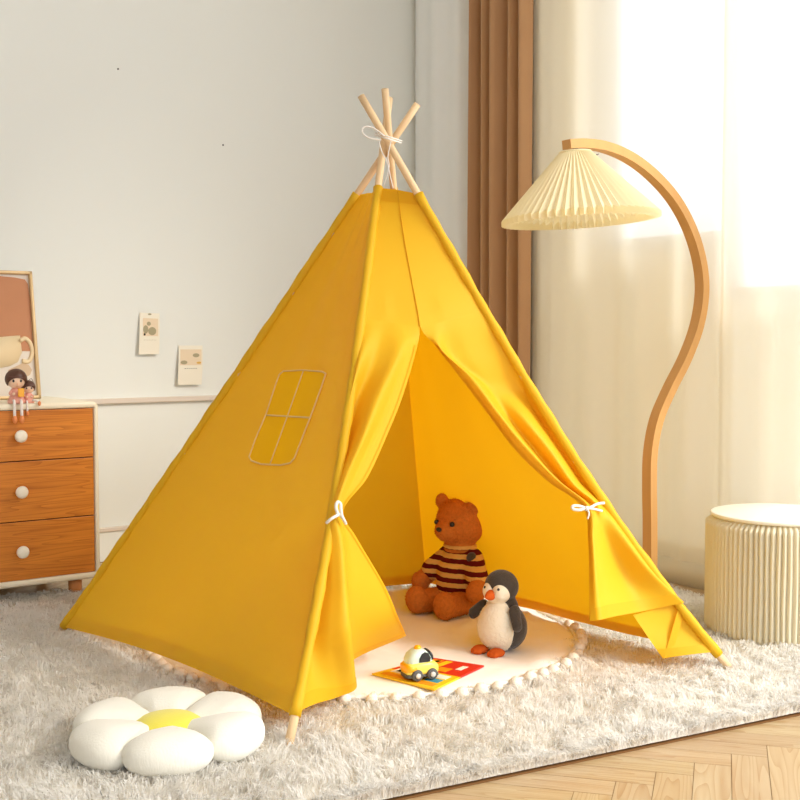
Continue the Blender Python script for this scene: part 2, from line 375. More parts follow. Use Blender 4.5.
# ------------------------------------------------------------------ curtains
def curtain(name, t0, t1, off, amp, lam, z0, z1, m, label, cat='curtain', seed=0, sharp=1.0, hem=True, group=None):
    rd = random.Random(seed); ph = [rd.uniform(0, 6) for _ in range(4)]
    N = int(abs(t1-t0)/.006); rows = []
    for z in np.linspace(z0, z1, 12):
        r = []
        for j in range(N+1):
            a = j/N; t = t0+(t1-t0)*a
            s = math.sin(2*PI*(abs(t-t0)/lam)+ph[0]+.8*math.sin(5*t+ph[1])+.12*z)
            s = math.copysign(abs(s)**sharp, s)
            o_ = off+amp*s+amp*.35*math.sin(2*PI*abs(t-t0)/(lam*2.3)+ph[2]+.3*z)
            r.append(WR+WD*t-MR*o_+Vector((0, 0, z)))
        rows.append(r)
    root = thing(name, label, cat, tuple(WR+WD*((t0+t1)/2)-MR*off+Vector((0, 0, z0))), 0, group)
    cl = obj('curtain_panel', grid(rows), m, root, world=True)
    if hem:
        hr = [[p-MR*.0015+Vector((0, 0, 0)) for p in rows[0]], [p-MR*.0015+Vector((0, 0, .05)) for p in rows[0]]]
        obj('hem', grid(hr), m, root, world=True)
    return root
def tpx(px, off): q = atp(px, 400, WR-MR*off, MR); return (q-WR).dot(WD)
curtain('curtain', tpx(473.5, .10), tpx(530, .10), .10, .034, .080, .015, 2.75, M_brown, 'brown velvet curtain hanging in folds between the wall corner and the white sheer', seed=3, sharp=.7)
curtain('sheer_curtain', tpx(533, .075)+.03, tpx(721.5, .075), .075, .017, .21, .10, 2.75, M_sheer, 'off-white sheer curtain hanging behind the lamp, next to the brown curtain', seed=5, group='sheer curtains')
curtain('sheer_curtain', tpx(721, .055), -.56, .055, .010, .19, .10, 2.75, M_sheer, 'off-white sheer curtain at the right edge, behind the pleated paper stool', seed=8, group='sheer curtains')

# ------------------------------------------------------------------ rug
U = Vector((.8796, .4757, 0)); Vv = Vector((-.4757, .8796, 0))
ZR = .012
pn = atz(380, 799, ZR); v0 = pn.dot(Vv); v1 = atz(30, 600, 0).dot(Vv); u0 = -.35; u1 = atz(694, 600, 0).dot(U)
rug = thing('shaggy_rug', 'white shaggy rectangular rug on the parquet under the yellow teepee', 'rug', tuple(U*((u0+u1)/2)+Vv*((v0+v1)/2)), math.atan2(U.y, U.x))
def rugbox(z0, z1, e): return box((0, 0, (z0+z1)/2), (u1-u0-e, v1-v0-e, z1-z0))
obj('backing', rugbox(.0005, .004, .004), M_rugb, rug)
obj('base_weave', rugbox(.004, .008, .035), M_ruglat, rug)
MATC = atz(367, 652, .03); MATR = .575
matc = Vector((-.092, 3.165, 0)); MATR = .565
STOOLC = atz(779, 631, ZR); CUSHC = atz(165, 728, .03)
def pile():
    LU, LV = u1-u0, v1-v0
    nclump = 46000; per = 7
    cu = RNG.uniform(0.002, LU-.002, nclump); cv = RNG.uniform(0.002, LV-.002, nclump)
    ne = 9000; cu = np.concatenate([cu, RNG.uniform(.002, LU-.002, ne)]); cv = np.concatenate([cv, RNG.uniform(.001, .03, ne)])
    base = np.outer(u0+cu, np.array(U)[:2])+np.outer(v0+cv, np.array(Vv)[:2])
    keep = np.hypot(base[:, 0]-matc.x, base[:, 1]-matc.y) > MATR-.03
    keep &= np.hypot(base[:, 0]-STOOLC.x, base[:, 1]-STOOLC.y) > .17
    keep &= np.abs(base[:, 0]) < .36*base[:, 1]+.12
    cu, cv, base = cu[keep], cv[keep], base[keep]; n = len(cu)
    fld = np.array([noise.noise_vector(Vector((a*5, b*5, 0))) for a, b in zip(cu, cv)])
    fld2 = np.array([noise.noise_vector(Vector((a*22, b*22, 7))) for a, b in zip(cu, cv)])
    dirc = fld[:, :2]*1.3+fld2[:, :2]*1.6+RNG.normal(0, .35, (n, 2)); 
    hgt = .021+.010*fld2[:, 2]
    N = n*per; rep = np.repeat(np.arange(n), per)
    p = np.stack([cu[rep], cv[rep]], 1)+RNG.normal(0, .0045, (N, 2)); p[:, 0] = np.clip(p[:, 0], .002, LU-.002); p[:, 1] = np.clip(p[:, 1], .002, LV-.002)
    d = dirc[rep]+RNG.normal(0, .28, (N, 2)); L = RNG.uniform(.75, 1.2, N)
    h = np.maximum(.008, hgt[rep])*L; reach = .020*L
    tip = (np.stack([cu[rep], cv[rep]], 1)*.35+p*.65)+d*reach[:, None]
    # fringe cannot droop far over the border
    ov = .009; tip[:, 0] = np.clip(tip[:, 0], -ov, LU+ov); tip[:, 1] = np.clip(tip[:, 1], -ov, LV+ov)
    mid = p*.55+tip*.45
    side = RNG.normal(0, 1, (N, 2)); side /= np.linalg.norm(side, axis=1)[:, None]; wv = .0013*RNG.uniform(.7, 1.4, N)[:, None]
    def v3(q, z): return np.concatenate([q, z[:, None]], 1)
    z0 = np.full(N, .009)
    A = v3(p-side*wv, z0); B = v3(p+side*wv, z0); Cc = v3(mid+side*wv*.9, .010+h*.78); D = v3(mid-side*wv*.9, .010+h*.78); T = v3(tip, .010+h*RNG.uniform(.55, 1.0, N))
    X = np.stack([A, B, Cc, D, T], 1).reshape(-1, 3); X[:, 0] -= LU/2; X[:, 1] -= LV/2
    i = np.arange(N)*5
    me = bpy.data.meshes.new('pile'); me.vertices.add(N*5); me.vertices.foreach_set('co', X.ravel())
    loops = np.stack([i, i+1, i+2, i+3, i+3, i+2, i+4], 1).ravel(); me.loops.add(len(loops)); me.loops.foreach_set('vertex_index', loops)
    st = np.stack([np.arange(N)*7, np.arange(N)*7+4], 1).ravel(); tot = np.tile([4, 3], N)
    me.polygons.add(2*N); me.polygons.foreach_set('loop_start', st); me.polygons.foreach_set('loop_total', tot)
    me.polygons.foreach_set('use_smooth', np.ones(2*N, bool)); me.update(calc_edges=True); me.validate()
    return me
pl = obj('pile', pile(), M_pile, rug); pl['kind'] = 'stuff'

# ------------------------------------------------------------------ teepee tent
feet = {'F': atz(288, 748, ZR), 'R': atz(731, 670, ZR), 'L': atz(60, 632, ZR), 'B': atz(428, 590, ZR)}
tops = {'F': aty(389.5, 99, 3.22), 'R': aty(361, 96, 3.03), 'L': aty(417.5, 104, 3.11), 'B': aty(385, 89, 3.03)}
bend = {'F': .017, 'R': -.046, 'L': .006, 'B': 0}
def pole_u(k, u): p = feet[k].lerp(tops[k], u); return p+Vector((bend[k]*4*u*(1-u)*(1.6-1.2*u), 0, 0))
def pole_y(k, y):
    lo, hi = -.05, 1.0
    for _ in range(40):
        m = (lo+hi)/2
        if proj(pole_u(k, m))[1] > y: lo = m
        else: hi = m
    return (lo+hi)/2
tent = thing('teepee_tent', 'yellow canvas play teepee with four wooden poles standing on the shaggy rug', 'tent', ((feet['F'].x+feet['B'].x)/2, (feet['F'].y+feet['B'].y)/2, 0))
for k in 'FRLB':
    pts = [pole_u(k, i/24) for i in range(25)]
    obj('pole', tube(pts, .0095, 14), M_pole, tent, world=True)
uT = {k: pole_y(k, y) for k, y in (('F', 188), ('R', 194), ('L', 194), ('B', 188))}
uB = {k: pole_y(k, y) for k, y in (('F', 716), ('R', 655), ('L', 627))}; uB['B'] = .022
AX = Vector(((feet['F'].x+feet['B'].x)/2, (feet['F'].y+feet['B'].y)/2, 0))
def outn(p): v = Vector((p.x-AX.x, p.y-AX.y, 0)); return v.normalized()
def sleeve_pt(k, s): return pole_u(k, uB[k]+(uT[k]-uB[k])*s)
def panel_pt(k, s): p = sleeve_pt(k, s); return p-outn(p)*.016*min(1, (1-s)*6) if k == 'B' else p
def side_panel(a, b, sag, arch, ns=44, nt=60, wr=.004, seed=0):
    nrm = (feet[b]-feet[a]).cross(Vector((0, 0, 1))).normalized()
    mid = (feet[a]+feet[b])/2
    if nrm.dot(mid-AX) < 0: nrm = -nrm
    nrm = (nrm+Vector((0, 0, .45))).normalized(); rows = []
    for i in range(nt+1):
        t = i/nt; r = []
        for j in range(ns+1):
            s = j/ns; p = panel_pt(a, 1-t).lerp(panel_pt(b, 1-t), s); k = math.sin(PI*s)
            p = p-nrm*(sag*k*(.35+.65*math.sin(PI*min(1, t*1.05)))) + Vector((0, 0, arch*k*t**4))
            p += nrm*wr*min(1, 6*min(s, 1-s)+.2)*(noise.noise(Vector((s*5+seed, t*2.2, seed)))*2+math.sin(s*9+t*13+seed)*.4*t*(1-t)*2)
            # puckers along the pole sleeves
            e = min(s, 1-s); e = s if b == 'B' else 1-s if a == 'B' else e
            p += nrm*.0022*math.exp(-e*26)*math.sin(t*75+seed+2*math.sin(t*17))
            r.append(p)
        rows.append(r)
    return rows, nrm
def hem_band(rows, nrm, h=.035, off=.002, name='hem'):
    last = rows[-1]; prev = rows[-4]; out = []
    for q in (0, .5, 1):
        out.append([l.lerp(p, min(1, q*h/max(1e-4, (p-l).length)))+nrm*off for l, p in zip(last, prev)])
    return obj(name, grid(out), M_yel, tent, world=True)
SP = {}
for (a, b, sag, arch, sd, nm) in (('L', 'F', .03, .022, 1, 'side_panel'), ('L', 'B', .03, .012, 5, 'side_panel'), ('B', 'R', .03, .004, 9, 'side_panel')):
    rows, nrm = side_panel(a, b, sag, arch, seed=sd); SP[a+b] = (rows, nrm)
    obj(nm, grid(rows), M_yel, tent, world=True); hem_band(rows, nrm)
# sleeves around the poles
for k in 'FRLB':
    pts = []; rs = []
    for i in range(61):
        s = i/60; pts.append(sleeve_pt(k, s)+outn(sleeve_pt(k, s))*(.001 if k != 'B' else .004))
        rs.append((.0118+.0010*math.sin(i*1.7)+.0008*math.sin(i*.63+1))*(1 if k != 'B' else .7))
    obj('pole_sleeve', tube(pts, rs, 12), M_yel, tent, world=True)

# front panel with centre seam and two tied-back door flaps
TOPM = (sleeve_pt('F', 1)+sleeve_pt('R', 1))/2
PN = (feet['R']-feet['F']).cross(TOPM-feet['F']).normalized()
if PN.y > 0: PN = -PN
def fp(px, py, dy=0):
    """point on the front panel at a pixel, pushed dy metres towards the outside (+) or the inside (-)"""
    d = ray(px, py); p = CAM+d*((feet['F']-CAM).dot(PN)/d.dot(PN)); return p+d.normalized()*(-dy)
def pole_px(k, y): u = pole_y(k, y); return pole_u(k, u)
def surf(net, nr, nc):
    rows = [crm(r, nc) for r in net]; cols = list(zip(*rows)); cols = [crm(c, nr) for c in cols]
    return [list(r) for r in zip(*cols)]
def lin(k, yp, free, n, fy=0):
    a = pole_px(k, yp); b = fp(*free, fy); return [a.lerp(b, i/n) for i in range(n+1)]
def row(k, yp, pts): return [pole_px(k, yp)]+[fp(*p) for p in pts]
netL = [
 lin('F', 188, (397, 190), 5), lin('F', 232, (403.5, 236), 5), lin('F', 280, (412, 283), 5),
 lin('F', 318, (419.5, 327), 5, .004),
 row('F', 352, [(361, 357, .000), (375, 358, -.012), (397, 352, .022), (408, 349, .012), (416, 350, -.004)]),
 row('F', 396, [(350, 399, -.006), (358, 400, -.042), (377, 398, .030), (391, 396, .002), (402.5, 396, -.012)]),
 row('F', 436, [(341, 438, -.014), (347, 440, -.048), (362, 438, .034), (373, 437, .000), (386.5, 436, -.016)]),
 row('F', 474, [(333, 475, -.016), (337.5, 476, -.022), (346, 476, .024), (355, 477, .004), (367, 478, -.012)]),
 row('F', 508, [(329, 510, -.006), (332, 511, .010), (336, 511, .018), (339.5, 512, .008), (343, 511, -.008)]),
 row('F', 545, [(325, 545, -.016), (333, 544, .004), (342, 541, .014), (347, 540, -.030), (357, 539, -.055)]),
 row('F', 590, [(318, 592, -.040), (333, 592, -.010), (346, 589, .004), (352, 588, -.060), (384.5, 586, -.150)]),
 row('F', 640, [(309, 642, -.060), (330, 641, -.030), (351, 638, -.020), (352, 630, -.140), (397, 615, -.230)]),
]
net_last = [pole_px('F', 713), fp(315, 704, -.080), atz(338, 697, .042), atz(356.5, 687, .045), atz(351, 662, .075), atz(406, 636, .085)]
netL.append(net_last)
SL = surf(netL, 7, 8)
netR = [
 lin('R', 194, (397, 190), 5), lin('R', 236, (403.5, 236), 5), lin('R', 276, (412, 283), 5),
 lin('R', 312, (420.5, 327), 5, .004),
 row('R', 342, [(489, 350, -.004), (472, 358, -.016), (452, 356, -.022), (443, 351, .014), (437, 347, -.002)]),
 row('R', 376, [(517, 384, -.018), (503, 391, -.034), (486, 387, -.032), (473, 378, .026), (461, 378, -.004)]),
 row('R', 408, [(540, 415, -.040), (528, 422, .012), (511, 421, -.034), (498, 412, .036), (490, 416, -.006)]),
 row('R', 444, [(565, 450, -.058), (552, 452, .014), (538, 455, -.042), (525, 445, .036), (515, 449, -.006)]),
 row('R', 478, [(585, 482, -.052), (574, 484, .020), (565, 487, -.040), (557, 479, .030), (547, 480, -.004)]),
 row('R', 508, [(602, 505, -.002), (598, 506, .026), (593, 507, .010), (589, 507, .026), (583, 507, .004)]),
 row('R', 535, [(620, 532, .022), (606, 537, -.010), (598, 540, .010), (593, 541, .024), (588.5, 541, .002)]),
 row('R', 572, [(648, 570, .020), (624, 574, -.045), (604, 580, .002), (596, 581, .022), (589.5, 581, .000)]),
 row('R', 604, [(682, 603, .014), (644, 611, -.035), (612, 617, .000), (600, 620, .018), (590, 621, .000)]),
]
SR = surf(netR, 7, 8)
ap = 3*7
obj('front_panel', joined([grid(SL[:ap+1]), grid([r[::-1] for r in SR[:ap+1]])]), M_yel, tent, world=True)
fL = obj('door_flap', grid(SL[ap:]), M_yel, tent, world=True)
fR = obj('door_flap', grid([r[::-1] for r in SR[ap:]]), M_yel, tent, world=True)
# centre seam
obj('centre_seam', tube([r[-1]+PN*.002 for r in SL[:ap+1]], .0014, 6), M_yelhem, tent, world=True)
# corner of the right flap folded under its hem
a0, a1, a2, a3, a4 = fp(633, 615, -.05), fp(678, 603, -.016), pole_px('R', 652), atz(662.5, 658.5, .045), fp(677, 608, -.014)
cr = []
for i in range(13):
    t = i/12; r = []
    for j in range(17):
        s = j/16; top = a0.lerp(a1, s); bot = a3.lerp(a2, s)
        p = top.lerp(bot, t); p += PN*(.012*math.sin(PI*s)*t-.012*math.sin(PI*t)*math.sin(PI*s)); r.append(p)
    cr.append(r)
def strip(pts, d, off, w=None):
    return grid([[p+off for p in pts], [p+q+off for p, q in zip(pts, d)]])
fc = obj('folded_corner', grid(cr), M_yel, tent, world=True)
obj('hem', strip([r for r in cr[-1]], [(cr[-4][j]-cr[-1][j]).normalized()*.026 for j in range(17)], PN*.003), M_yelhem, fc, world=True)
dg = [a3.lerp(a4, i/12) for i in range(13)]; dd = (a1-a0).normalized()*.022
obj('hem', strip(dg, [dd]*13, PN*.006), M_yelhem, fc, world=True)
# flap hems: bottom and free edge
def edge_hem(rows, which, w, flap, off):
    if which == 'bottom':
        base = rows[-1]; nxt = rows[-4]
    else:
        base = [r[-1] for r in rows]; nxt = [r[-4] for r in rows]
    d = [(b-a).normalized()*w for a, b in zip(base, nxt)]
    g = strip(base, d, PN*off); g2 = strip(base, d, PN*-off)
    obj('hem', joined([g, g2]), M_yelhem, flap, world=True)
edge_hem(SL, 'bottom', .03, fL, .0022); edge_hem(SL[ap+6:], 'free', .010, fL, .0022)
edge_hem(SR, 'bottom', .03, fR, .0022); edge_hem(SR[ap+6:], 'free', .010, fR, .0022)
# top hem
for rws in (SL, SR): obj('top_hem', grid([[p+PN*.0015 for p in rws[0]], [p+PN*.0015 for p in rws[2]]]), M_yelhem, tent, world=True)

# outlined window on the left side panel
rows, nrm = SP['LF']; sm = grid(rows); bv = BVHTree.FromPolygons([v.co for v in sm.vertices], [tuple(p.vertices) for p in sm.polygons])
def onpanel(px, py, off=.0025):
    h = bv.ray_cast(CAM, ray(px, py).normalized()); return h[0]+(-nrm if nrm.dot(ray(px, py)) > 0 else nrm)*off
outl = [(284, 371.5), (304, 370.5), (323, 372), (326.5, 374), (322, 388), (311, 418), (300, 446), (295.5, 458), (291, 463.5), (281, 465.5), (262, 464.5), (252, 461), (250, 457), (256, 440), (267, 414), (276, 386), (280, 375)]
def dense(pts, n=6, closed=True):
    P = [Vector((a, b, 0)) for a, b in pts]; P = P+[P[0]] if closed else P; o = []
    for a, b in zip(P[:-1], P[1:]): o += [a.lerp(b, i/n) for i in range(n)]
    return o if closed else o+[P[-1]]
oo = dense(outl)
cen = Vector((289, 418, 0))
win = [[onpanel(*(cen.lerp(p, k/6)).xy, .0015) for p in oo+[oo[0]]] for k in range(7)]
wo = obj('mesh_window', grid(win), M_pane, tent, world=True)
obj('stitched_frame', joined([tube([onpanel(p.x, p.y) for p in oo], .0022, 6, closed=True),
     tube([onpanel(p.x, p.y) for p in dense([(304, 371.5), (288, 417), (271, 464)], 10, False)], .0018, 6),
     tube([onpanel(p.x, p.y) for p in dense([(267.5, 415.5), (310.5, 418)], 14, False)], .0024, 6)]), M_stitch, wo, world=True)

# cords
def cord(name, pxs, r=.0022, parent=tent, n=5):
    return tube(crm(pxs, n), r, 8)
lp = [fp(326.5, 523, .022), fp(331, 519, .036), fp(337, 515.5, .036), fp(341, 514, .014)]
obj('tie_cord', joined([cord('', lp, .0034), cord('', [fp(338, 515, .034), fp(336, 507, .04), fp(337.5, 502, .038), fp(340.5, 504, .036), fp(341, 510, .034), fp(342, 516, .034), fp(345, 522, .02)], .0036),
                         cord('', [fp(339, 514, .034), fp(343, 519, .022), fp(346, 524, .012)], .0030)]), M_cord, tent, world=True)
obj('tie_cord', joined([cord('', [fp(604, 503, .05), fp(597, 504, .056), fp(589, 508, .058), fp(584, 509, .056)], .0034),
                         cord('', [fp(585, 508.5, .058), fp(579, 510, .056), fp(573, 509, .05), fp(573, 506, .052), fp(579, 506, .054), fp(586, 508, .058)], .0036),
                         cord('', [fp(586, 508, .058), fp(594, 509, .056), fp(602, 511, .05)], .0030),
                         cord('', [fp(586, 508, .058), fp(589, 513, .054), fp(587.5, 519, .046)], .0022),
                         tube([fp(585, 508.5, .058), fp(588, 508.5, .059)], .006, 8)]), M_cord, tent, world=True)
cc = (pole_y('R', 138)); cpt = aty(386, 139, 3.06)
ring = []
for k in range(40):
    a = 2*PI*k/40; ring.append(aty(388, 139, 3.085)+Vector((.034*math.cos(a), .098*math.sin(a), -.010*math.cos(a)+.016*math.sin(a))))
loop = [aty(381, 140, 2.985), aty(374, 139, 2.985), aty(367, 137, 2.985), aty(362.5, 132, 2.985), aty(364, 127, 2.985), aty(371, 127, 2.985), aty(378, 131, 2.985), aty(384, 136, 2.985)]
s1 = [aty(379, 142, 2.985), aty(382, 152, 2.985), aty(387, 162, 2.985), aty(390, 175, 2.985), aty(393, 188, 2.985)]
s2 = [aty(391, 141, 2.985), aty(388, 156, 2.985), aty(389, 168, 2.985), aty(384, 186, 2.985)]
obj('lashing_cord', joined([tube(ring, .0020, 8, closed=True), tube([p+Vector((.002, 0, .005)) for p in ring], .0020, 8, closed=True), tube(crm(loop, 5), .0020, 8), tube(crm(s1, 5), .0015, 6), tube(crm(s2, 5), .0013, 6)]), M_cord, tent, world=True)

# ------------------------------------------------------------------ round mat with pompoms
FLAT = [(q.x-matc.x, q.y-matc.y, r_) for q, r_ in ((atz(430, 675, .03), .13), (atz(500, 651, .03), .06), (atz(455, 608, .03), .13))]
mt = thing('play_mat', 'round white padded mat edged with pompoms on the rug inside the teepee', 'mat', (matc.x, matc.y, ZR))
rows = []
for i in range(41):
    r = MATR*i/40; q = []
    for k in range(121):
        a = 2*PI*k/120; x, y = r*math.cos(a), r*math.sin(a)
        am_ = min(1, max(0, min(math.hypot(x-qx, y-qy)-qr for qx, qy, qr in FLAT)/.06))
        z = .020+am_*(.005*noise.noise(Vector((x*6, y*6, 2)))+.009*(1-abs(noise.noise(Vector((x*9+y*4, y*7-x*3, 5))))*2.5)**3*(1 if noise.noise(Vector((x*4, y*4, 9))) > -.1 else .3))
        z = max(.014, min(z, .032))
        e = max(0, (i-36)/4); q.append((x, y, z*(1-.35*e*e)))
    rows.append(q)
def q0(rows):  # add a rounded side and an underside
    last = rows[-1]; rows.append([(x*1.008, y*1.008, z*.55) for x, y, z in last]); rows.append([(x, y, .001) for x, y, z in last]); return rows
obj('quilt', grid(q0(rows)), M_mat, mt)
obj('piping', tube([((MATR+.004)*math.cos(2*PI*k/90), (MATR+.004)*math.sin(2*PI*k/90), .014) for k in range(90)], .005, 8, closed=True), M_mat, mt)
pm = fuzz(sphere((0, 0, 0), .0145, 14, 9), 300, .0025, .0007)
for k in range(70):
    a = 2*PI*k/70+random.uniform(-.012, .012); o = bpy.data.objects.new('pompom', pm); C.objects.link(o)
    if not pm.materials: pm.materials.append(M_pom)
    o.parent = mt; rr = MATR+.018+random.uniform(-.004, .004); o.location = (rr*math.cos(a), rr*math.sin(a), .013+random.uniform(0, .004)); o.rotation_euler = (random.uniform(0, 3), random.uniform(0, 3), 0)
    s = random.uniform(.9, 1.12); o.scale = (s, s, s)

# ------------------------------------------------------------------ flower cushion
cc0 = atz(168.5, 732, .045)
cu = thing('flower_cushion', 'white daisy-shaped floor cushion with a yellow middle on the rug', 'cushion', (cc0.x, cc0.y, ZR))
def petal(a, seed):
    V = []; nu, nv = 36, 30; X0, XP, X1 = .040, .136, .200
    for i in range(nv+1):
        u = i/nv; x = X0+(X1-X0)*(1-math.cos(PI*u))/2
        o = max(0, (x-XP)/(X1-XP)); inn = max(0, (XP-x)/(XP-X0))
        w = min(.577*x*1.05, .086)*(max(0, 1-o**2.3))**.5; w = max(w, .0006) if i in (0, nv) else w
        h = .041*(max(0, 1-o**2.1))**.45*(1-.55*inn**1.6); h = .0006 if i in (0, nv) else h
        if i == 0: w *= .3
        for k in range(nu):
            ph = 2*PI*k/nu; c, sn = math.cos(ph), math.sin(ph)
            y = w*math.copysign(abs(c)**.82, c); z = h*math.copysign(abs(sn)**.86, sn)
            z += (.0028*noise.noise(Vector((x*20, y*20, seed)))+.0020*math.sin(y*150+seed)*inn)*(h/.041)
            V.append(Vector((x*math.cos(a)-y*math.sin(a), x*math.sin(a)+y*math.cos(a), max(z+.0395, .0))))
    Fs = [(i*nu+k, i*nu+(k+1) % nu, (i+1)*nu+(k+1) % nu, (i+1)*nu+k) for i in range(nv) for k in range(nu)]
    return mk('petal', V, Fs)
for k in range(6): obj('petal', petal(math.radians(-79+60*k), k), M_cush, cu)
obj('middle', sphere((0, 0, .042), (.075, .075, .030), 32, 16), M_cushy, cu)

# ------------------------------------------------------------------ dresser
dc = Vector((-.968, 3.748, 0))          # front right corner on the floor
DW, DD, DZ0, DZ1 = .50, .42, .064, .634
Xd = Vector((1, 0, 0))
RZD = math.atan2(E.y, E.x)
dr = thing('chest_of_drawers', 'wooden chest with three orange-brown drawers and cream casing by the left wall', 'dresser', tuple(dc), RZD)
th = .020
def rrect(x0, z0, x1, z1, r, n=5):
    out = []
    for cx, cz, a0 in ((x1-r, z0+r, -90), (x1-r, z1-r, 0), (x0+r, z1-r, 90), (x0+r, z0+r, 180)):
        for k in range(n+1): a = math.radians(a0+90*k/n); out.append((cx+r*math.cos(a), cz+r*math.sin(a)))
    return out
o_ = rrect(-DW, DZ0, 0, DZ1, .02); i_ = rrect(-DW+th, DZ0+th*.9, -th+.004, DZ1-th, .004)
nn = len(o_); V = []; 
for yy, ins in ((.003, .0), (0, .003), (DD, 0)):
    pass
loopsO = [[(x, y, z) for x, z in rrect(-DW+g, DZ0+g, -g, DZ1-g, .02)] for y, g in ((DD, 0), (.004, 0), (0, .004))]
loopsI = [[(x, y, z) for x, z in rrect(-DW+th-g, DZ0+th-g, -th+.006+g, DZ1-th+g, .004)] for y, g in ((0, .003), (.004, 0), (DD, 0))]
LO = loopsO+loopsI; V = [p for l in LO for p in l]; Fs = []
for i in range(len(LO)-1):
    for k in range(nn): Fs.append((i*nn+k, i*nn+(k+1) % nn, (i+1)*nn+(k+1) % nn, (i+1)*nn+k))
obj('casing', mk('c', V, Fs), M_cream, dr)
obj('back_panel', box((-DW/2, DD-.01, (DZ0+DZ1)/2), (DW-.03, .01, DZ1-DZ0-.03)), M_leg, dr)
zz = [.0835, .2675, .4555, .6135]; DX0, DX1 = -DW+th+.001, -th+.004
M_gapd = mat('dark_gap', srgb(70, 40, 20), .8)
obj('inner_frame', box(((DX0+DX1)/2, .20, (DZ0+DZ1)/2), (DX1-DX0, .38, DZ1-DZ0-.036)), M_gapd, dr)
for k in range(3):
    z0, z1 = zz[k]+.0015, zz[k+1]-.0015
    d = obj('drawer', box(((DX0+DX1)/2, .011, (z0+z1)/2), (DX1-DX0-.003, .018, z1-z0), .0015), M_draw, dr)
    for p in d.data.polygons: pass
    zk = (z0+z1)/2; xk = -.255
    kn = lathe([(.008, 0), (.007, .010), (.012, .015), (.0185, .019), (.0195, .025), (.017, .031), (.009, .034), (0.001, .0345)], (xk, .003, zk), 24, axis=(0, -1, 0))
    obj('knob', kn, M_knob, d)
for x, y in ((-.072, .035), (-DW+.072, .035), (-.072, DD-.06), (-DW+.072, DD-.06)):
    obj('leg', lathe([(.019, 0), (.020, DZ0)] if y > .1 else [(.020, 0), (.022, DZ0)], (x, y, 0), 20), M_leg, dr)

# picture leaning on the dresser
pb = dc+E*(-.192)+NL*.33; pb.z = DZ1+.001
PW, PH = .40, .46
lean = math.radians(10)
pbR = atp(40.5, 396, dc+NL*.26, NL); pbR.z = DZ1
pic = bpy.data.objects.new('framed_picture', None); C.objects.link(pic); pic.location = pbR
XA = -E; ZA = (Vector((0, 0, 1))*math.cos(lean)+NL*math.sin(lean)); YA = NL*math.cos(lean)-Vector((0, 0, 1))*math.sin(lean)
Mx = Matrix((E, YA, ZA)).transposed().to_4x4(); pic.rotation_euler = Mx.to_euler(); MW[pic] = Matrix.Translation(pbR) @ Mx
tag(pic, 'gold-framed print of a cream cup on terracotta, leaning on top of the chest', 'picture')
PH = .432; fw = .011
obj('frame', joined([box((-fw/2, 0, PH/2), (fw, .022, PH), .002), box((-PW+fw/2, 0, PH/2), (fw, .022, PH), .002), box((-PW/2, 0, fw/2), (PW, .022, fw), .002), box((-PW/2, 0, PH-fw/2), (PW, .022, fw), .002)]), M_gold, pic)
def flat(poly, y, th=.0006):  # polygon in the picture's x-z plane
    M = Matrix.Rotation(PI/2, 4, 'X'); return prism([(x, z) for x, z in poly], -y, -y+th, M)
obj('print', box((-PW/2, .004, PH/2), (PW-.02, .004, PH-.02)), M_art, pic)
def pic_px(px, py):  # picture point seen at a pixel
    w = atp(px, py, pbR, YA); l = MW[pic].inverted() @ w; return l.x, l.z
L0 = -PW+fw+.003
a = [pic_px(*q) for q in ((33.5, 351), (32, 330), (30, 300), (28, 284), (25, 279.5), (15, 277.5), (0, 276))]
obj('terracotta_shape', flat(a+[(L0, PH-.035), (L0, a[0][1])], .0012), M_arta, pic)
a = [pic_px(*q) for q in ((0, 368), (10, 366), (18, 362), (22, 352), (20, 335.5), (12, 336), (0, 337))]
obj('cup_shape', joined([flat([(L0, a[0][1])]+a+[(L0, a[-1][1])], .0004)]), M_artb, pic)
ring = []
oc = [pic_px(*q) for q in ((20, 341), (25, 338.5), (30, 343), (32.5, 352), (29, 361), (22, 361))]
oc3 = crm([(x, .0001, z) for x, z in oc], 5)
obj('cup_handle', tube(oc3, .0075, 8), M_artb, pic)
obj('saucer_shape', flat([pic_px(*q) for q in ((23, 363), (29, 365), (32, 370), (30, 375), (24, 378), (10, 378), (8, 370))], .0008), M_artc, pic)
for pts in ([(22, 382), (24, 379.5), (25.5, 382)], [(27, 382), (27.5, 379)], [(33.5, 382), (31.5, 378.5), (29.5, 380), (30, 382.5)]):
    q = [pic_px(*p) for p in pts]; obj('lettering', tube(crm([(x, .0012, z) for x, z in q], 4), .0007, 5), M_ink, pic)

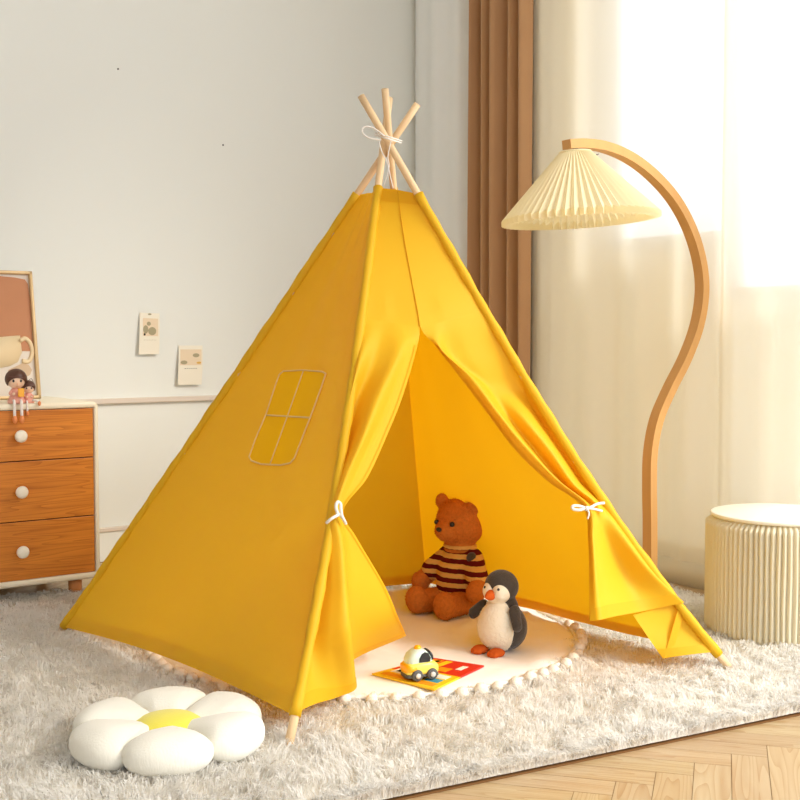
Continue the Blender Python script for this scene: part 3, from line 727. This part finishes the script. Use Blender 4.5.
# ------------------------------------------------------------------ seated dolls on the chest's edge
def doll(pxc, label, s, arm=True, foot_out=False):
    # local frame: x right along the chest front, -y out of it, z up from the seat
    p = atp(pxc, 404, dc+NL*.02, NL); root = thing('doll_figurine', label, 'figurine', (p.x, p.y, DZ1+.0005), RZD-math.radians(10), 'seated dolls on the chest')
    dress = lathe([(.026*s, 0), (.027*s, .006*s), (.020*s, .022*s), (.013*s, .040*s), (.009*s, .050*s)], n=24)
    obj('dress', dress, M_pink, root)
    hz = .073*s
    hd = obj('head', sphere((0, -.002*s, hz), (.029*s, .026*s, .028*s), 28, 18), M_skin, root)
    for x in (-.011*s, .011*s):
        obj('eye', sphere((x, -.026*s, hz-.003*s), (.0036*s, .002*s, .0045*s), 12, 8), M_black, hd)
    obj('mouth', sphere((0, -.0272*s, hz-.0125*s), (.0022*s, .001*s, .0012*s), 8, 6), M_shoe, hd)
    obj('nose', sphere((0, -.0285*s, hz-.007*s), .0014*s, 8, 6), M_skin, hd)
    # bob haircut: a cap cut away round the face
    V = []; nu, nv = 40, 22
    for i in range(nv+1):
        th = PI*.78*i/nv
        for k in range(nu):
            ph = 2*PI*k/nu; x = math.sin(th)*math.cos(ph); y = math.sin(th)*math.sin(ph); z = math.cos(th)
            front = max(0, -y)
            lim = .25+.0*x; zz_ = max(z, lim*min(1, max(0, front-.25)*2.2)+(-.62)*(1-min(1, max(0, front-.25)*2.2)))
            sc = math.sqrt(max(0, 1-zz_*zz_)) / max(1e-4, math.sin(th)) if zz_ > z else 1
            V.append(Vector((x*sc*.0335*s, (y*sc)*.0310*s+.0005, zz_*.0325*s+hz+.002*s)))
    Fs = [(i*nu+k, (i+1)*nu+k, (i+1)*nu+(k+1) % nu, i*nu+(k+1) % nu) for i in range(nv) for k in range(nu)]
    obj('hair', mk('hair', V, Fs), M_hair, root)
    for sx in (-1, 1):
        x = .0105*s*sx
        if foot_out and sx == 1: pts = [(x, -.01*s, .008*s), (x+.012*s, -.024*s, .014*s), (x+.026*s, -.030*s, .008*s), (x+.034*s, -.034*s, .006*s)]
        else: pts = [(x, -.008*s, .008*s), (x, -.026*s, .009*s), (x, -.034*s, .002*s), (x, -.035*s, -.018*s), (x, -.035*s, -.040*s)]
        lg = obj('leg', tube(crm(pts, 4), .0045*s, 10), M_sock, root)
        e = Vector(pts[-1]); obj('shoe', sphere(e+Vector((0, -.003*s, -.008*s)), (.0075*s, .0095*s, .012*s), 16, 10), M_shoe, lg)
        ar = [(sx*.010*s, 0, .044*s), (sx*.020*s, -.010*s, .030*s), (sx*.010*s, -.024*s, .030*s)]
        am = obj('arm', tube(crm(ar, 4), .0042*s, 8), M_pink, root); obj('hand', sphere(ar[-1], .0050*s, 10, 8), M_skin, am)
    return root
d1 = doll(16.5, 'larger brown-haired doll in pink holding a yellow packet, seated on the chest edge', 1.0)
bx_ = obj('juice_packet', box((.010, -.031, .034), (.018, .010, .026), .001), M_caro, None)
bx_.parent = d1; MW[bx_] = MW[d1]
d2 = doll(28.5, 'smaller brown-haired doll in pink seated beside the larger doll on the chest edge', .66, foot_out=True)

# ------------------------------------------------------------------ cards on the wall
def card(pts, label, mats):
    # pts: top-left, top-right, bottom-right, bottom-left pixels; the lower edge stands off the wall
    q = [onleft(*pts[0], .003), onleft(*pts[1], .003), onleft(*pts[2], .016), onleft(*pts[3], .016)]
    root = thing('wall_card', label, 'card', tuple((q[0]+q[1]+q[2]+q[3])/4), 0, 'paper cards on the left wall')
    def at(a, b, off=0):
        p = q[0].lerp(q[1], a).lerp(q[3].lerp(q[2], a), b); p -= NL*(.004*math.sin(PI*b)+off); return p
    def patch(a0, b0, a1, b1, off, m, name, par):
        rows = [[at(a0+(a1-a0)*i/6, b0+(b1-b0)*j/8, off) for i in range(7)] for j in range(9)]
        back = [[p+NL*.0008 for p in r][::-1] for r in rows]
        return obj(name, joined([grid(rows), grid(back)]), m, par, world=True)
    patch(0, 0, 1, 1, .0005, M_card, 'paper', root)
    for (a0, b0, a1, b1, m, nm) in mats[0]:
        patch(a0, b0, a1, b1, .001+.0002*mats[0].index((a0, b0, a1, b1, m, nm)), m, nm, root)
    for (a, b, ra, rb, m, nm) in mats[1]:
        ctr = at(a, b, .0016); ring = [at(a+ra*math.cos(2*PI*k/16), b+rb*math.sin(2*PI*k/16), .0016) for k in range(16)]
        obj(nm, mk('s', [ctr]+ring, [(0, k+1, (k+1) % 16+1) for k in range(16)]), m, root, world=True)
    return root
card([(139.5, 312.5), (159.5, 313.5), (159, 354), (138.5, 354.5)], 'small cream paper card with a sage tree picture, upper of the two wall cards',
     [[(.16, .13, .92, .56, M_cardp, 'printed_picture')], [(.30, .40, .13, .10, M_cards, 'printed_bush'), (.62, .44, .20, .10, M_cards, 'printed_bush'), (.45, .26, .10, .05, M_cards, 'printed_bush'), (.25, .52, .05, .03, M_ink, 'printed_mark'), (.5, .03, .09, .022, M_cards, 'printed_mark')]+[(.25+.08*k, .655, .018, .007, M_cards, 'printed_letter') for k in range(8)]])
card([(178.5, 345.5), (202.5, 345.5), (201.5, 384.5), (177.5, 385)], 'small cream paper card with an ochre landscape, lower right of the two wall cards',
     [[(.07, .10, .95, .50, M_cardp, 'printed_picture')], [(.22, .43, .14, .05, M_cards, 'printed_hill'), (.72, .25, .14, .05, M_cards, 'printed_hill'), (.84, .44, .10, .028, M_cardo, 'printed_field')]+[(.28+.09*k, .585, .024, .009, M_ink, 'printed_letter') for k in range(6)]])

# ------------------------------------------------------------------ floor lamp
LB = atz(650, 604, 0); th_ = math.radians(33); LD = Vector((math.cos(th_), math.sin(th_), 0)); LN = Vector((math.sin(th_), -math.cos(th_), 0))
lamp = thing('floor_lamp', 'beech arc floor lamp with cream pleated shade behind the teepee', 'floor lamp', (LB.x, LB.y, 0))
cl = [(566.5, 144.5), (583, 144), (604, 147), (628, 157), (652, 175), (674, 200), (690, 230), (699.5, 262), (702, 292), (697, 325), (685, 358), (669, 390), (656.5, 420), (650.5, 452), (649.5, 485), (650, 520), (650, 560), (650, 597)]
path = crm([atp(x, y, LB, LN) for x, y in cl], 6)
V = []; Fs = []; hw, ht = .0135, .0190
for i, p in enumerate(path):
    T = (path[min(i+1, len(path)-1)]-path[max(i-1, 0)]).normalized(); S = T.cross(LN).normalized()
    for a, b in ((-1, -1), (1, -1), (1, 1), (-1, 1)): V.append(p+S*hw*a+LN*ht*b)
for i in range(len(path)-1):
    for k in range(4): Fs.append((i*4+k, i*4+(k+1) % 4, i*4+4+(k+1) % 4, i*4+4+k))
Fs.append((0, 1, 2, 3)); Fs.append(tuple(len(V)-1-k for k in range(4)))
me = mk('arm', V, Fs, False); bm = bmesh.new(); bm.from_mesh(me); bmesh.ops.recalc_face_normals(bm, faces=bm.faces[:])
bm.to_mesh(me); bm.free()
obj('curved_arm', me, M_lampw, lamp, world=True)
bc = Vector((LB.x-.09, LB.y-.05, 0))
obj('base', lathe([(.118, 0), (.12, .004), (.12, .020), (.116, .024), (.001, .024)], bc, 48), M_lampw, lamp, world=True)
sc_ = atp(575, 152, LB, LN); ax = Vector((math.sin(math.radians(4.5)), 0, math.cos(math.radians(4.5))))
yS = sc_.y; k_ = yS/F
zt = aty(575, 153, yS); zb = aty(580.5, 217, yS); RB_, RT = 79*k_, 17*k_
axis = (zt-zb).normalized(); axis = (Vector((0, 0, 1))*.4+axis*.6).normalized()
ex = Vector((1, 0, .095)).normalized(); ey = axis.cross(ex).normalized(); ex = ey.cross(axis).normalized()
rows = []; NP = 56
for i in range(15):
    f = i/14
    c = zt.lerp(zb, min(1, f/.93))
    rr = RT+(RB_-RT)*min(1, f/.93)
    if f > .93: c = zb-axis*(f-.93)/.07*.014
    q = []
    for k in range(NP*4+1):
        a = 2*PI*k/(NP*4); tri = [0, .55, 1, .55][k % 4]
        r = rr*(1-.10*tri*(1 if f < .97 else 1.2))-.001; z = .010*tri*f*(1 if i < 14 else -.2)
        q.append(c+ex*r*math.cos(a)+ey*r*math.sin(a)+axis*z)
    rows.append(q)
obj('lamp_shade', grid(rows, False), M_shade, lamp, world=True)
obj('shade_ring', tube([zt+axis*.002+ex*RT*.9*math.cos(2*PI*k/32)+ey*RT*.9*math.sin(2*PI*k/32) for k in range(32)], .003, 8, closed=True), M_shade, lamp, world=True)
obj('socket', joined([lathe([(.009, 0), (.009, .03), (.006, .034)], sc_+Vector((0, 0, -.014)), 16), lathe([(.016, -.07), (.018, -.03), (.012, 0)], sc_+Vector((0, 0, -.012)), 20),
      tube([sc_+LD*k*.025+LN*.02+Vector((0, 0, -.004+.006*math.sin(k*2.2))) for k in range(4)], .0014, 6)]), M_black, lamp, world=True)
obj('bulb', sphere(sc_+Vector((0, 0, -.115)), (.028, .028, .036), 20, 14), M_white, lamp, world=True)

# ------------------------------------------------------------------ paper stool
SY = STOOLC.y/F; SR_ = 73.5*SY
zl = aty(779, 514, STOOLC.y).z
st = thing('pleated_stool', 'round cream pleated paper stool with flat white lid by the sheer curtain', 'stool', (STOOLC.x, STOOLC.y, .011))
hz = zl-.011
NPL = 84; rows = []
rd = random.Random(4); jit = [rd.uniform(-.35, .35) for _ in range(NPL)]; js = [rd.uniform(.6, 1) for _ in range(NPL)]
for i in range(25):
    f = i/24; z = (hz-.008)*f; q = []
    edge = min(f, 1-f); rnd = 1-.10*max(0, 1-edge/.045)**2
    for k in range(NPL*6+1):
        kk = (k//6) % NPL; u = (k % 6)/6
        tri = abs(math.sin(PI*u))**.75                       # rounded outside, sharp creases inside
        r = SR_*(rnd-(.07)*(1-tri)*js[kk]); a = 2*PI*(k/6+(jit[kk]*.25)*math.sin(PI*u)+.05*math.sin(7*f+kk))/NPL
        q.append((r*math.cos(a), r*math.sin(a), z))
    rows.append(q)
obj('pleated_body', grid(rows), M_paper, st)
LR = 68.5*SY
obj('lid', lathe([(LR-.002, hz-.006), (LR, hz-.003), (LR, hz+.002), (LR-.003, hz+.004), (.001, hz+.0045)], n=64), M_lid, st)
obj('inner_liner', lathe([(SR_*.80, .001), (SR_*.80, hz-.008)], n=48), M_paper, st)

# ------------------------------------------------------------------ teddy bear
bz = .034
bp0 = atz(461, 613, bz); 
bear = thing('teddy_bear', 'ginger teddy bear in a maroon and yellow striped sweater seated inside the teepee', 'teddy bear', (bp0.x, bp0.y+.035, bz), math.radians(-46))
def sp(c, r, **k): return sphere(c, r, 24, 14)
def limb(a, b, r0, r1, n=6): return [sphere(Vector(a).lerp(Vector(b), i/(n-1)), r0+(r1-r0)*i/(n-1), 16, 10) for i in range(n)]
body = [sp((0, .005, .085), (.070, .062, .082)), sp((0, 0, .262), (.078, .070, .072)), sp((0, -.004, .190), (.05, .045, .03)), sp((0, -.052, .243), (.042, .040, .034)),
        sp((.064, -.012, .318), (.027, .014, .026)), sp((-.064, -.012, .318), (.025, .014, .025))]
for s in (-1, 1):
    body += limb((.042*s, -.03, .036), (.052*s, -.112, .036), .036, .034) + [sp((.056*s, -.126, .042), (.037, .030, .041))]
    body += limb((.060*s, .0, .150), (.104*s, -.040, .092), .027, .026)+[sp((.110*s, -.056, .078), (.028, .028, .031))]
bm_ = fused(body, .0045, 5); obj('body', fuzz(bm_, 9000, .0042, .0011), M_bear, bear)
for s in (-1, 1):
    obj('eye', sphere((.031*s, -.069, .266), .0075, 16, 10), M_black, bear)
obj('nose', sphere((0, -.092, .250), (.010, .006, .007), 16, 10), M_black, bear)
sw = [sp((0, .005, .112), (.076, .069, .074)), sp((0, .002, .158), (.058, .054, .036)), lathe([(.058, .052), (.072, .056), (.076, .08), (.074, .1), (.03, .12)], (0, .005, 0), 32)]
for s in (-1, 1): sw += limb((.045*s, .002, .158), (.090*s, -.026, .112), .034, .034)
swm = fused(sw, .0045, 4); obj('sweater', swm, M_knit, bear)
obj('shoulder_patch', fused([sp((.064, -.022, .168), (.013, .018, .016))], .003, 1), M_pdark, bear)
obj('collar', tube([(.044*math.cos(2*PI*k/30), -.002+.040*math.sin(2*PI*k/30), .192) for k in range(30)], .008, 10, closed=True), M_knit, bear)

# ------------------------------------------------------------------ penguin
pz = .032; pp0 = atz(500, 651, pz)
pg = thing('plush_penguin', 'dark grey and white plush penguin with orange beak and feet on the mat', 'plush penguin', (pp0.x, pp0.y, pz), math.radians(-42))
obj('belly', fuzz(fused([sp((0, -.010, .066), (.054, .050, .066)), sp((0, -.006, .11), (.036, .034, .03))], .004, 4), 2500, .003, .0009), M_pwhite, pg)
obj('back', fused([sp((.0, .016, .062), (.065, .052, .063)), sp((0, .012, .115), (.043, .034, .035)), sp((0, .006, .168), (.0465, .040, .042)), sp((0, .052, .02), (.02, .03, .014))], .004, 5), M_pdark, pg)
obj('face', fused([sp((-.015, -.014, .157), (.024, .027, .026)), sp((.015, -.014, .157), (.024, .027, .026)), sp((0, -.012, .142), (.030, .026, .018))], .003, 2), M_pwhite, pg)
bk = lathe([(.0135, 0), (.0125, .008), (.008, .018), (.002, .025), (.0003, .026)], (0, -.036, .152), 20, axis=(0, -1, -.18)); obj('beak', bk, M_beak, pg)
for s in (-1, 1):
    obj('eye', sphere((.0215*s, -.036, .168), .0036, 12, 8), M_black, pg)
    obj('wing', fused([sphere(Vector((.050*s, -.006, .112)).lerp(Vector((.070*s, -.022, .080 if s > 0 else .092)), i/5), (.012, .020-.001*i, .016), 14, 10) for i in range(6)], .003, 3), M_pdark, pg)
    obj('foot', fused([sp((.026*s, -.048, .010), (.021, .022, .011)), sp((.017*s, -.064, .008), (.008, .010, .008)), sp((.026*s, -.067, .008), (.008, .010, .008)), sp((.035*s, -.064, .008), (.008, .010, .008))], .0025, 2), M_beak, pg)

# ------------------------------------------------------------------ activity book and toy car
bkz = .0335
cs = [atz(x, y, bkz) for x, y in ((372, 675), (434, 691), (484, 667), (432, 659))]
bkc = (cs[0]+cs[1]+cs[2]+cs[3])/4
book = thing('picture_book', 'open thin red and yellow picture book lying on the mat under the toy car', 'book', (bkc.x, bkc.y, bkz))
def bkp(a, b, z): p = cs[0].lerp(cs[1], a).lerp(cs[3].lerp(cs[2], a), b); return Vector((p.x, p.y, bkz+z))
def bpatch(a0, b0, a1, b1, z, m, name, t=.0008):
    top = [bkp(a0, b0, z+t), bkp(a1, b0, z+t), bkp(a1, b1, z+t), bkp(a0, b1, z+t)]; bot = [p-Vector((0, 0, t)) for p in top]
    return obj(name, mk('p', top+bot, [(0, 1, 2, 3), (7, 6, 5, 4), (0, 4, 5, 1), (1, 5, 6, 2), (2, 6, 7, 3), (3, 7, 4, 0)], False), m, book, world=True)
bpatch(0, 0, 1, .49, 0, M_pyel, 'page', .004); bpatch(0, .51, 1, 1, 0, M_red, 'page', .004)
bpatch(.49-.49, .48, 1, .52, 0, M_orange, 'spine', .0035)
for q in ((.08, .06, .92, .16, M_orange), (.10, .20, .30, .42, M_page), (.36, .18, .62, .30, M_green), (.40, .32, .60, .44, M_red), (.68, .18, .90, .30, M_blue), (.68, .33, .9, .45, M_page), (.02, .30, .08, .46, M_red), (.14, .25, .24, .36, M_ink)):
    bpatch(q[0], q[1], q[2], q[3], .004, q[4], 'printed_patch', .0005)
for q in ((.06, .56, .30, .94, M_orange), (.34, .56, .46, .95, M_pyel), (.50, .55, .70, .70, M_orange), (.20, .62, .28, .92, M_green), (.10, .6, .14, .9, M_pyel), (.74, .70, .84, .86, M_page)):
    bpatch(q[0], q[1], q[2], q[3], .004, q[4], 'printed_patch', .0005)
cz = bkz+.0045
cp = atz(420, 679, cz)
car = thing('toy_car', 'small yellow and pale green toy car with grey wheels on the picture book', 'toy car', (cp.x, cp.y+.012, cz), math.radians(24))
def loft(secs):  # sections: (x, halfwidth, z0, z1)
    V = []; n_ = 24; Fs = []
    for x, w, a, b in secs:
        for k in range(n_):
            an = 2*PI*k/n_; c, s = math.cos(an), math.sin(an)
            V.append(Vector((x, w*math.copysign(abs(c)**.6, c), (a+b)/2+(b-a)/2*math.copysign(abs(s)**.6, s))))
    for i in range(len(secs)-1):
        for k in range(n_): Fs.append((i*n_+k, i*n_+(k+1) % n_, (i+1)*n_+(k+1) % n_, (i+1)*n_+k))
    Fs.append(list(range(n_))[::-1]); Fs.append([(len(secs)-1)*n_+k for k in range(n_)])
    me = mk('loft', V, Fs); return me
lower = loft([(-.041, .010, .018, .030), (-.040, .020, .012, .036), (-.034, .0255, .010, .042), (-.015, .0275, .010, .045), (.015, .0275, .010, .045), (.032, .0255, .010, .040), (.039, .020, .012, .034), (.0405, .010, .018, .028)])
bd = obj('body', lower, M_cary, car)
cab = loft([(-.037, .006, .034, .046), (-.035, .016, .030, .052), (-.028, .0215, .03, .062), (-.015, .0235, .03, .070), (.0, .0235, .03, .0715), (.010, .0225, .03, .067), (.020, .020, .03, .056), (.026, .014, .03, .046)])
obj('cabin', cab, M_carw, car)
obj('chassis', loft([(-.0415, .018, .006, .015), (-.038, .0262, .006, .016), (.036, .0262, .006, .015), (.040, .018, .006, .014)]), M_tyre, car)
for s in (-1, 1):
    # side window: rounded wedge
    wp = [(-.013, .043), (.015, .043), (.0165, .052), (.010, .063), (.002, .066), (-.006, .062), (-.012, .052)]
    ws = prism(wp, -.0015, .0015, Matrix.Translation((0, .0238*s, 0)) @ Matrix.Rotation(PI/2, 4, 'X')); obj('side_window', ws, M_black, car)
obj('windscreen', tube(crm([(.0235, -.017, .045), (.0225, -.016, .055), (.0175, -.010, .063), (.0175, .010, .063), (.0225, .016, .055), (.0235, .017, .045)], 5), .0035, 8), M_black, car)
obj('bumper', loft([(-.0435, .012, .020, .034), (-.042, .021, .018, .037), (-.036, .027, .018, .038), (-.020, .0285, .020, .036)]), M_caro, car)
obj('roof_light', lathe([(.009, .069), (.009, .073), (.006, .077), (.001, .0785)], (-.006, 0, 0), 20), M_caro, car)
for x in (-.019, .019):
    for s in (-1, 1):
        w_ = obj('wheel', lathe([(.009, 0), (.0125, .001), (.0138, .004), (.0138, .009), (.0125, .012), (.008, .0125)], (x, .019*s, .0138), 24, axis=(0, s, 0)), M_tyre, car)
        obj('hubcap', lathe([(.0065, 0), (.0065, .002), (.004, .0035), (.001, .004)], (x, (.019+.0125)*s, .0138), 16, axis=(0, s, 0)), M_hub, w_)

# ------------------------------------------------------------------ light
w = bpy.data.worlds.new('world'); SC.world = w; w.use_nodes = True
bg = w.node_tree.nodes['Background']; bg.inputs[0].default_value = (.90, .965, 1.06, 1); bg.inputs[1].default_value = 1.35
sun = bpy.data.lights.new('sun', 'SUN'); sun.energy = 2.2; sun.color = (1, .945, .85); sun.angle = math.radians(20)
so = bpy.data.objects.new('sun', sun); C.objects.link(so)
az, el = math.radians(-26), math.radians(34); sd = Vector((math.cos(az)*math.cos(el), math.sin(az)*math.cos(el), math.sin(el)))
so.rotation_euler = sd.to_track_quat('Z', 'Y').to_euler(); so.location = sd*6
SC.view_settings.view_transform = 'Standard'; SC.view_settings.look = 'None'; SC.view_settings.exposure = .63; SC.view_settings.gamma = 1
SC.view_settings.use_curve_mapping = False
SC.cycles.max_bounces = 10; SC.cycles.transparent_max_bounces = 12
